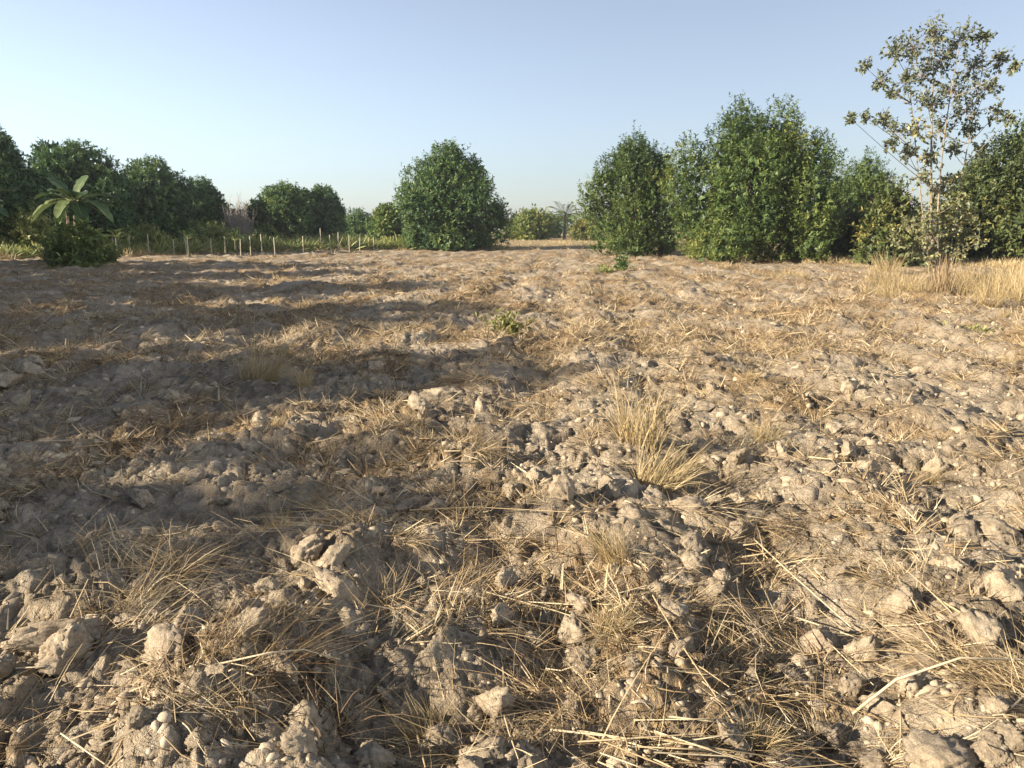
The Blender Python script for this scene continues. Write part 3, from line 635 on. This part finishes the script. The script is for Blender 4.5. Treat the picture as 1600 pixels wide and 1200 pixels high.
# the slim sparse tree
def slim_tree():
    rng = R(64); Y0 = 19.0; b = at(1468, 355, Y0); base = np.array([b[0], Y0, float(H(b[0:1], np.array([Y0]))[0])])
    root = obj('slim_tree', None, None, base, 'tall slim tree with sparse round leaves and pale stems in dry grass', 'tree')
    def q(px, py, dy=0): return at(px, py, Y0 + dy) - base
    stems = [bez(q(1462, 452), q(1448, 300, .1), q(1462, 40, .1), 14), bez(q(1470, 452), q(1452, 300, -.2), q(1500, 70, -.5), 12), bez(q(1478, 452), q(1490, 330, .3), q(1535, 110, .5), 12), bez(q(1458, 452), q(1440, 340, .4), q(1420, 120, .2), 12)]
    parts = [tube(s_, np.linspace(r_, .008, len(s_)), 7) for s_, r_ in zip(stems, (.042, .030, .024, .022))]
    allst = np.concatenate(stems)
    lumps = [(1462, 50, 28), (1430, 75, 30), (1500, 62, 30), (1400, 85, 24), (1535, 60, 16), (1470, 95, 34), (1520, 105, 32), (1440, 120, 32), (1560, 95, 22), (1585, 103, 10), (1490, 140, 34), (1540, 140, 24),
             (1415, 130, 20), (1352, 105, 13), (1375, 128, 16), (1395, 150, 14), (1450, 165, 30), (1510, 175, 30), (1330, 186, 7), (1352, 182, 10), (1380, 190, 16), (1400, 205, 22), (1430, 205, 26), (1470, 205, 28), (1515, 205, 20), (1555, 178, 18), (1575, 185, 10),
             (1390, 225, 12), (1420, 240, 20), (1455, 245, 22), (1490, 235, 18), (1530, 235, 14), (1440, 280, 18), (1480, 285, 20), (1500, 310, 16), (1460, 325, 16), (1490, 350, 22), (1450, 365, 22), (1475, 330, 14), (1430, 385, 16), (1505, 370, 16), (1462, 300, 20), (1445, 340, 18), (1512, 340, 20), (1470, 380, 22), (1420, 350, 16), (1400, 370, 14), (1495, 395, 18), (1530, 375, 14), (1450, 405, 16)]
    Pl, dl, Tl = [], [], []
    for (px, py, rp) in lumps:
        dy = rng.normal(0, .55) * (1 if 60 < py < 260 else .35); c = q(px, py, dy); rr = rp * Y0 / FPX
        cand = allst[allst[:, 2] < c[2] - .15]; dd = np.linalg.norm(cand - c, axis=1) + np.abs((c[2] - cand[:, 2]) - 1.0 * np.linalg.norm((cand - c)[:, :2], axis=1)) * .6
        s0 = cand[np.argmin(dd)]
        parts.append(tube(bez(s0, (s0 + c) / 2 + np.array([0, 0, -.08]), c, 6), np.linspace(.011, .005, 6), 4))
        nt_ = int(7 + rr * 58)
        for _ in range(nt_):
            e = c + unit(rng.normal(size=3) + np.array([0, 0, .25])) * rr * rng.uniform(.5, 1.15); parts.append(tube(np.array([c, (c + e) / 2 + [0, 0, .02], e]), [.006, .0045, .003], 3))
            m_ = int(rng.integers(6, 11)); t = rng.uniform(.3, 1.05, m_)[:, None]; Pl.append(c + (e - c) * t)
            dl.append(unit((e - c)[None] * .8 / rr + rng.normal(0, .7, (m_, 3)) + np.array([0, 0, -.35])))
            Tl.append(rng.normal(.42 + (.3 if py > 270 else 0) + (.35 if (px, py) in ((1455, 245), (1430, 205)) else 0), .2, m_))
    V, F = join(parts) if all(p[1].shape[1] == 4 for p in parts) else None
    obj('trunk', mesh('trunk', V, F, M['palebark'], smooth=True), root)
    P = np.concatenate(Pl); d = np.concatenate(dl); n = len(P)
    V, F = leaves(P, d, unit(rng.normal(0, .6, (n, 3)) + np.array([0, 0, .8])), rng.uniform(.06, .115, n), rng.uniform(.04, .068, n), .15)
    obj('crown', mesh('crown', V, F, M['slim'], {'tint': ('FACE', np.repeat(np.clip(np.concatenate(Tl), 0, 1), 2))}), root)
slim_tree()

# bare dead shrub
def dead_shrub(px, Y, hw, top, label, seed, n=60, name='dead_shrub'):
    rng = R(seed); b = at(px, 355, Y); Hh = at(px, top, Y)[2]; R_ = hw * Y / FPX; parts = []
    for _ in range(n):
        a = rng.random() * 6.283; r_ = R_ * rng.random() ** .6; e = np.array([r_ * math.cos(a), r_ * math.sin(a), Hh * rng.uniform(.45, 1.0) * (1 - .25 * r_ / R_)])
        st_ = bez(np.array([.1 * math.cos(a), .1 * math.sin(a), -.1]), np.array([e[0] * .9, e[1] * .9, e[2] * .5]), e, 7); rb = rng.uniform(.5, 1) * R_ * .022
        parts.append(tube(st_, np.linspace(rb * 1.6, rb * .5, 7), 4))
        for _k in range(5):
            s0 = st_[int(rng.integers(2, 6))]; parts.append(tube(np.array([s0, s0 + rng.normal(0, .18, 3) * R_ + [0, 0, .22 * R_], s0 + rng.normal(0, .25, 3) * R_ + [0, 0, .45 * R_]]), [rb * .7, rb * .5, rb * .3], 3))
    V, F = join(parts); return obj(name, mesh(name, V, F, M['twig'], smooth=True), None, (b[0], Y, float(H(b[0:1], np.array([Y]))[0])), label, 'shrub')
dead_shrub(372, 60, 26, 298, 'bare grey brown dead shrub between two mango trees', 3, 90)
dead_shrub(80, 36, 18, 378, 'small bare twiggy bush beside the dark stump', 4, 35)

# ------------------------------------------------------------------ banana plants
def banana(px, Y, top, label, seed, spec=None, s=1.0):
    rng = R(seed); b = at(px, 355, Y); z0 = float(H(b[0:1], np.array([Y]))[0]); Hh = at(px, top, Y)[2] - z0
    root = obj('banana_plant', None, None, (b[0], Y, z0), label, 'banana plant'); hs = Hh * .60
    V, F = tube(np.array([[0, 0, -.1], [.02, 0, hs * .4], [0, .02, hs * .8], [0, 0, hs]]), [.17 * s, .14 * s, .11 * s, .07 * s], 10)
    obj('stem', mesh('stem', V, F, M['stem'], smooth=True), root)
    for (az, el, ln, dr) in spec:
        d = np.array([math.cos(az) * math.cos(el), math.sin(az) * math.cos(el), math.sin(el)]); side = unit(np.cross(d, [0, 0, 1.0])); n = 16; t = np.linspace(0, 1, n)
        c = np.array([0, 0, hs - .1]) + d[None] * (t * ln)[:, None] + np.array([0, 0, -1.0]) * (dr * ln * t ** 2)[:, None]
        wv = .25 * s * np.clip(np.sin(np.clip((t - .16) / .84, 0, 1) * math.pi) ** .55, 0, 1) * (1 + rng.normal(0, .10, n)) + .02 * s
        upn = unit(np.cross(side, np.gradient(c, axis=0)))
        sag = .22 + rng.normal(0, .08, n)
        Lf = c + side * wv[:, None] + upn * (wv * sag)[:, None]; Rt = c - side * wv[:, None] + upn * (wv * sag)[:, None]
        V = np.concatenate([Lf, c, Rt]); q = np.arange(n - 1)
        F = np.concatenate([np.stack([q, q + 1, q + n + 1, q + n], 1), np.stack([q + n, q + n + 1, q + 2 * n + 1, q + 2 * n], 1)])
        lf = obj('leaf', mesh('leaf', V, F, M['banana'], {'tint': ('FACE', np.clip(rng.normal(.45, .18) + rng.normal(0, .1, len(F)), 0, 1))}, smooth=True), root)
        V, F = tube(c - upn * .01, np.linspace(.03 * s, .006, n), 5); obj('midrib', mesh('midrib', V, F, M['crop'], {'tint': ('FACE', np.full(len(F), .8))}, smooth=True), lf)
    for q in range(5 if s > .9 else 0):
        az = q * 1.26 + .5; c = np.array([[.15 * math.cos(az), .15 * math.sin(az), hs * .92], [.34 * math.cos(az), .34 * math.sin(az), hs * .85], [.42 * math.cos(az), .42 * math.sin(az), hs * .55], [.36 * math.cos(az), .36 * math.sin(az), hs * .28]]) * [s, s, 1]
        sd2 = np.array([-math.sin(az), math.cos(az), 0]) * .10 * s; wq = np.array([.3, 1, .9, .25])[:, None]
        V = np.concatenate([c + sd2 * wq, c + np.array([math.cos(az), math.sin(az), 0]) * .05, c - sd2 * wq]); q4 = np.arange(3)
        F = np.concatenate([np.stack([q4, q4 + 1, q4 + 5, q4 + 4], 1), np.stack([q4 + 4, q4 + 5, q4 + 9, q4 + 8], 1)])
        o = obj('dead_leaf', mesh('dead_leaf', V, F, M['stump'], smooth=True), root); o['label'] = 'withered brown leaf hanging down the stem'
    return root
banana(120, 33, 243, 'banana plant with broad spreading leaves at the field edge', 8, [(2.75, .85, 2.1, .25), (1.2, 1.15, 1.9, .3), (.2, .60, 2.3, .55), (-.35, .40, 2.2, .75), (3.3, .3, 1.9, .8), (-1.6, .5, 1.5, .9), (3.9, .5, 1.8, .8), (5.4, .2, 1.6, .9), (1.9, .7, 1.6, .5), (.7, .1, 1.7, .8), (2.6, .05, 1.6, .8), (4.5, .8, 1.9, .5), (-.8, .7, 1.9, .5), (3.0, .6, 2.2, .5)])
banana(-42, 33, 235, 'banana plant with torn leaves hanging past the tall dark mango', 9, [(.1, .55, 2.2, .35), (-.3, .15, 2.0, .5), (2.4, .8, 1.8, .2), (3.3, .3, 1.6, .5), (1.2, 1.1, 1.7, .1), (-1.3, .4, 1.5, .6), (.5, .9, 1.8, .3)])
sp = lambda k: [(k + q * 2.4, .45 + .85 * ((q * 37) % 10) / 10, 1.15 - .3 * ((q * 53) % 10) / 10, .55) for q in range(8)]
banana(292, 43, 350, 'young banana plant behind the fence beside the bare shrub', 12, sp(.3), .55)
banana(366, 44, 354, 'young banana plant under the bare grey shrub', 13, sp(1.0), .55)
banana(180, 41, 346, 'young banana plant at the foot of the domed mango', 14, sp(2.0), .6)

# low shrubs and crop beyond the fence
sh = dict(mat='crop', prof=UPRT, per=8, llen=.2, lw=.10, twig=.4, up=.5, z0=.0, nl=8, size=.42, cat='shrub')
tree('leafy_shrub', 48, 43, 30, 322, 'yellow green leafy shrub between the two banana plants', rng=rt, ncl=420, **sh)
tree('leafy_shrub', 75, 45, 28, 345, 'low grey green shrub at the banana plant foot', rng=rt, ncl=300, tintmu=.25, **dict(sh))
tree('leafy_shrub', 10, 47, 34, 335, 'dark leafy shrub below the tallest mango', rng=rt, ncl=420, tintmu=.1, **dict(sh))
tree('leafy_shrub', 112, 31.8, 34, 352, 'dark green leafy shrub round the banana plant stem', rng=rt, ncl=230, tintmu=.2, inner=False, **dict(sh, llen=.26, twig=.6))
tree('leafy_shrub', 145, 36, 26, 372, 'small dark green shrub hugging the banana stem', rng=rt, ncl=260, tintmu=.1, **dict(sh))
tree('leafy_shrub', 232, 47, 30, 352, 'low green shrub behind two fence posts', rng=rt, ncl=260, tintmu=.4, **dict(sh))
tree('leafy_shrub', 330, 50, 34, 352, 'wide low shrub between the young banana plants', rng=rt, ncl=300, tintmu=.3, **dict(sh))
tree('leafy_shrub', 415, 53, 24, 358, 'low shrub between bare shrub and broad mango', rng=rt, ncl=200, tintmu=.2, **dict(sh))
rc = R(77); n = 3600
PX = rc.uniform(-140, 650, n); yy = rc.uniform(0, 1, n); P = []
for a, t in zip(PX, yy):
    d = ray(a, 355); s_ = d[0] / d[1]; Y = np.interp(s_, FS, FD) + .5 + t * t * 22; P.append((s_ * Y, Y, 0))
P = np.array(P); P[:, 2] = H(P[:, 0], P[:, 1])
V, F, T = scatter_tufts(P, rc, 16, (.65 + .5 * np.clip(gn(P[:, 0] / 3, P[:, 1] / 3, 50) + .3, 0, 1)), .7, .2, .085, (.0, 1), .3, 1)
obj('crop_undergrowth', mesh('crop_undergrowth', V, F, M['crop'], {'tint': ('FACE', T)}), label='strip of green and yellow undergrowth behind the fence', kind='stuff')
# dry margin between field and vegetation
n = 3200; PX = rc.uniform(-100, 1700, n); P = []
for a in PX:
    d = ray(a, 355); s_ = d[0] / d[1]; Y = np.interp(s_, FS, FD) + abs(rc.normal(0, 1)) * (26 if .0 < s_ < .12 else 3) - .5; P.append((s_ * Y, Y, 0))
P = np.array(P); P[:, 2] = H(P[:, 0], P[:, 1])
V, F, T = scatter_tufts(P, rc, 14, .16 + .28 * np.clip(gn(P[:, 0] / 2.5, P[:, 1] / 2.5, 51) + .35, 0, 1), .8, .2, .07, (.1, 1), .3, 1)
obj('dry_grass_margin', mesh('dry_grass_margin', V, F, M['paledry'], {'tint': ('FACE', T)}), label='low pale dry grass along the edge of the field', kind='stuff')

# tall dry grass round the slim tree
TALL = [tuft_mesh('tall_dry_grass', M['paledry'], rng=rc, n=240, h=.9, r0=.36, spread=.55, jit=.15, lean=(rc.normal(.1, .12), rc.normal(0, .12), 0), droop=.35, wid=.011, seg=4, tint=(.0, 1)) for _ in range(4)]
for q, (px, py, s_) in enumerate([(1372, 440, .85), (1400, 452, .75), (1360, 455, .6), (1425, 446, .8), (1385, 425, .9), (1440, 455, .65), (1500, 456, .75), (1530, 450, .95), (1560, 462, .9), (1590, 455, 1.0), (1545, 472, .7), (1610, 470, .95), (1580, 440, 1.0), (1395, 465, .5), (1640, 462, 1.0), (1515, 438, .85)]):
    put_tuft(TALL[q % 4], px, py, s_, 'tall feathery pale dry grass clump growing round the slim tree', 'tall dry grass round the slim tree', 'tall_dry_grass')
BASE = tuft_mesh('dry_stalk_clump', M['straw'], rng=rc, n=160, h=1.0, r0=.22, spread=.16, jit=.1, lean=(0, 0, 0), droop=.1, wid=.014, seg=3, tint=(.0, .7))
put_tuft(BASE, 1470, 456, 1.0, 'bundle of brown upright stalks at the foot of the slim tree', None, 'dry_stalk_clump')
DRYS = [tuft_mesh('dry_grass_tuft', M['paledry'], rng=rc, n=160, h=.5, r0=.3, spread=.7, jit=.2, droop=.5, wid=.014, seg=3) for _ in range(2)]
for q, (px, py, s_) in enumerate([(1235, 428, .8), (1215, 432, .7), (1255, 432, .6), (1340, 415, .7), (1300, 436, .5), (1130, 420, .6), (1060, 412, .6)]):
    put_tuft(DRYS[q % 2], px, py, s_, 'low pale dry grass tuft on the field before the largest bushy tree', 'low pale tufts before the bushy trees')

# green weeds in the field
def weed(px, py, h, rr, n, label, seed, mat='green', name='green_weed', cat='weed', ll=.09):
    rng = R(seed); p = on_ground(px, py); z = float(H(p[0:1], p[1:2])[0]); m_ = n
    e = np.stack([rng.normal(0, rr, m_), rng.normal(0, rr, m_), h * rng.uniform(.3, 1, m_)], 1); parts = [tube(bez(np.array([0, 0, -.03]), np.array([a[0] * .3, a[1] * .3, a[2] * .6]), a, 4), [.006, .005, .004, .003], 3) for a in e]
    root = obj(name, None, None, (p[0], p[1], z), label, cat)
    V, F = join(parts); obj('stems', mesh('stems', V, F, M['green'], {'tint': ('FACE', np.full(len(F), .7))}), root)
    k = 10; P = np.repeat(e, k, 0) * rng.uniform(.35, 1.02, (m_ * k, 1)); d = unit(rng.normal(size=P.shape) + np.array([0, 0, .5]))
    V, F = leaves(P, d, unit(rng.normal(0, .5, P.shape) + np.array([0, 0, 1])), rng.uniform(.6, 1.2, len(P)) * ll, rng.uniform(.3, .45, len(P)) * ll)
    obj('foliage', mesh('foliage', V, F, M[mat], {'tint': ('FACE', np.repeat(rng.random(len(P)), 2))}), root)
weed(795, 530, .46, .16, 44, 'bright green weed growing alone on a ploughed ridge', 1)
weed(972, 420, .62, .16, 40, 'small dark green sapling standing before the narrower bushy tree', 2, 'mango', 'sapling', 'sapling', .16)
weed(948, 422, .30, .35, 26, 'low olive weed patch beside the small sapling', 3, 'crop', ll=.12)
weed(1505, 512, .10, .3, 14, 'low yellowish green weed on the field before the tall dry grass', 5, 'crop')

# stump, fence posts
p = at(104, 355, 32.5); z = float(H(p[0:1], p[1:2])[0]); rr = R(2)
V, F = tube(np.array([[0, 0, -.1], [.02, 0, .12], [.03, .01, .3], [.05, 0, .42], [.05, 0, .44]]), [.24, .2, .17, .16, .02], 14)
V = V + rr.normal(0, .012, V.shape)
stp = obj('tree_stump', mesh('tree_stump', V, F, M['stump'], smooth=True), None, (p[0], p[1], z), 'short dark reddish stump beside the banana plant', 'stump')
V, F = tube(np.array([[.1, -.08, .2], [.22, -.14, .34], [.28, -.15, .5]]), [.05, .035, .02], 7); obj('side_shoot', mesh('side_shoot', V, F, M['stump'], smooth=True), stp)
fp = R(15)
near = [(205, 396, 368), (233, 397, 366), (251, 394, 376), (410, 397, 366), (502, 392, 357), (529, 392, 363), (615, 387, 368), (632, 385, 371), (330, 396, 372), (272, 396, 374), (292, 396, 371), (352, 396, 370), (376, 396, 373), (392, 397, 369), (430, 396, 371), (474, 394, 369), (516, 392, 367), (546, 391, 368), (562, 390, 371), (584, 389, 370), (180, 397, 372), (160, 397, 375)]
far_ = [(442, 386, 364), (460, 385, 361), (486, 380, 356), (496, 380, 359), (600, 381, 361)]
for row, grp, lab in ((near, 'fence posts along the field edge', 'thin pale fence post standing at the edge of the ploughed field'), (far_, 'fence posts before the broad mango', 'thin pale fence post in the green strip before the broad mango')):
    for px, yb, yt in row:
        g = on_ground(px, yb); Y = float(np.clip(g[1], 36, 66)); b = at(px, yb, Y); z = float(H(b[0:1], b[1:2])[0]); hh = at(px, yt, Y)[2] - z
        ln = fp.normal(0, .03, 2); V, F = tube(np.array([[0, 0, -.3], [ln[0] * .5, ln[1] * .5, hh * .5], [ln[0], ln[1], hh], [ln[0], ln[1], hh + .01]]), [.032, .029, .026, .004], 8)
        obj('fence_post', mesh('fence_post', V, F, M['post'], smooth=False), None, (b[0], Y, z), lab, 'fence post', grp)

# ------------------------------------------------------------------ far middle: palm, bushes, wood
def palm(px, Y, top, label, seed, hw):
    rng = R(seed); b = at(px, 355, Y); Hh = at(px, top, Y)[2]; R_ = hw * Y / FPX; hs = Hh * .55
    root = obj('palm_tree', None, None, (b[0], Y, 0), label, 'palm')
    V, F = tube(np.array([[0, 0, -.1], [.05, 0, hs * .5], [0, 0, hs]]), [.22, .17, .15], 8); obj('trunk', mesh('trunk', V, F, M['bark'], smooth=True), root)
    for q in range(18):
        az = q * 2.4; el = 1.25 - 1.5 * (q / 18); d = np.array([math.cos(az) * math.cos(el), math.sin(az) * math.cos(el), math.sin(el)]); n = 14; t = np.linspace(0, 1, n)
        ln = R_ * rng.uniform(1.3, 1.7); c = np.array([0, 0, hs]) + d * (t * ln)[:, None] + np.array([0, 0, -1.0]) * ((.25 + .4 * q / 18) * ln * t ** 2)[:, None]
        side = unit(np.cross(d, [0, 0, 1.0])); tg = unit(np.gradient(c, axis=0))
        P = np.repeat(c[1:], 2, 0); sg = np.tile([1, -1], n - 1)[:, None]
        dd = unit(side * sg * .9 + np.repeat(tg[1:], 2, 0) * .6 + np.array([0, 0, -.35]))
        V, F = leaves(P, dd, np.tile([0, 0, 1.0], (len(P), 1)), np.full(len(P), ln * .32), np.full(len(P), ln * .07))
        obj('frond', mesh('frond', V, F, M['shoot'], {'tint': ('FACE', np.clip(rng.normal(.6, .15, len(F)), 0, 1))}), root)
palm(882, 98, 308, 'small shaggy palm far off in the gap between the trees', 3, 20)
fb = dict(mat='olive', prof=DOME, per=8, llen=.42, lw=.18, twig=.7, up=.6, z0=.0, nl=9, size=.42, cat='bush')
tree('distant_bush', 832, 95, 30, 330, 'light green bush beside the far palm', rng=rt, ncl=420, **dict(fb, mat='shoot', tintmu=.8))
tree('distant_bush', 806, 105, 16, 338, 'small pale bush next to the lone mango far off', rng=rt, ncl=200, tintmu=.6, **fb)
tree('distant_bush', 915, 90, 22, 345, 'yellow green bush between palm and upright tree', rng=rt, ncl=300, tintmu=.7, **fb)
tree('distant_bush', 858, 112, 18, 335, 'dark bush directly behind the far palm', rng=rt, ncl=250, tintmu=.3, **fb)
rf = R(91); lp = []
for a in np.linspace(-64, 64, 90):
    Y = 190 + rf.uniform(-20, 40); h_ = rf.uniform(2.2, 4.2); r_ = rf.uniform(3, 6); lp.append([Y * math.tan(math.radians(a)), Y, h_ * .45, r_, r_, h_ * .55])
V, F, T = crown(rf, lp, 7000, 6, 1.0, .45, 1.0, .5, .1, .6)
obj('distant_treeline', mesh('distant_treeline', V, F, M['mango'], {'tint': ('FACE', T)}), label='far low wood along the horizon', kind='stuff')

# ------------------------------------------------------------------ air
import bmesh
bm = bmesh.new(); bmesh.ops.create_cube(bm, size=1.0)
for v in bm.verts: v.co = Vector((v.co.x * 2100, v.co.y * 2100, -1.6 + (v.co.z + .5) * 12.6))
hz = bpy.data.meshes.new('haze'); bm.to_mesh(hz); bm.free()
hm = bpy.data.materials.new('haze'); hm.use_nodes = True; hn = hm.node_tree.nodes; hn.remove(hn['Principled BSDF'])
pv = hn.new('ShaderNodeVolumePrincipled'); pv.inputs['Density'].default_value = HAZE; pv.inputs['Color'].default_value = (.80, .88, 1.0, 1); pv.inputs['Anisotropy'].default_value = .1
hm.node_tree.links.new(pv.outputs[0], hn['Material Output'].inputs['Volume']); hz.materials.append(hm)
obj('haze', hz, label='thin pale haze in the air over the whole field', kind='stuff')
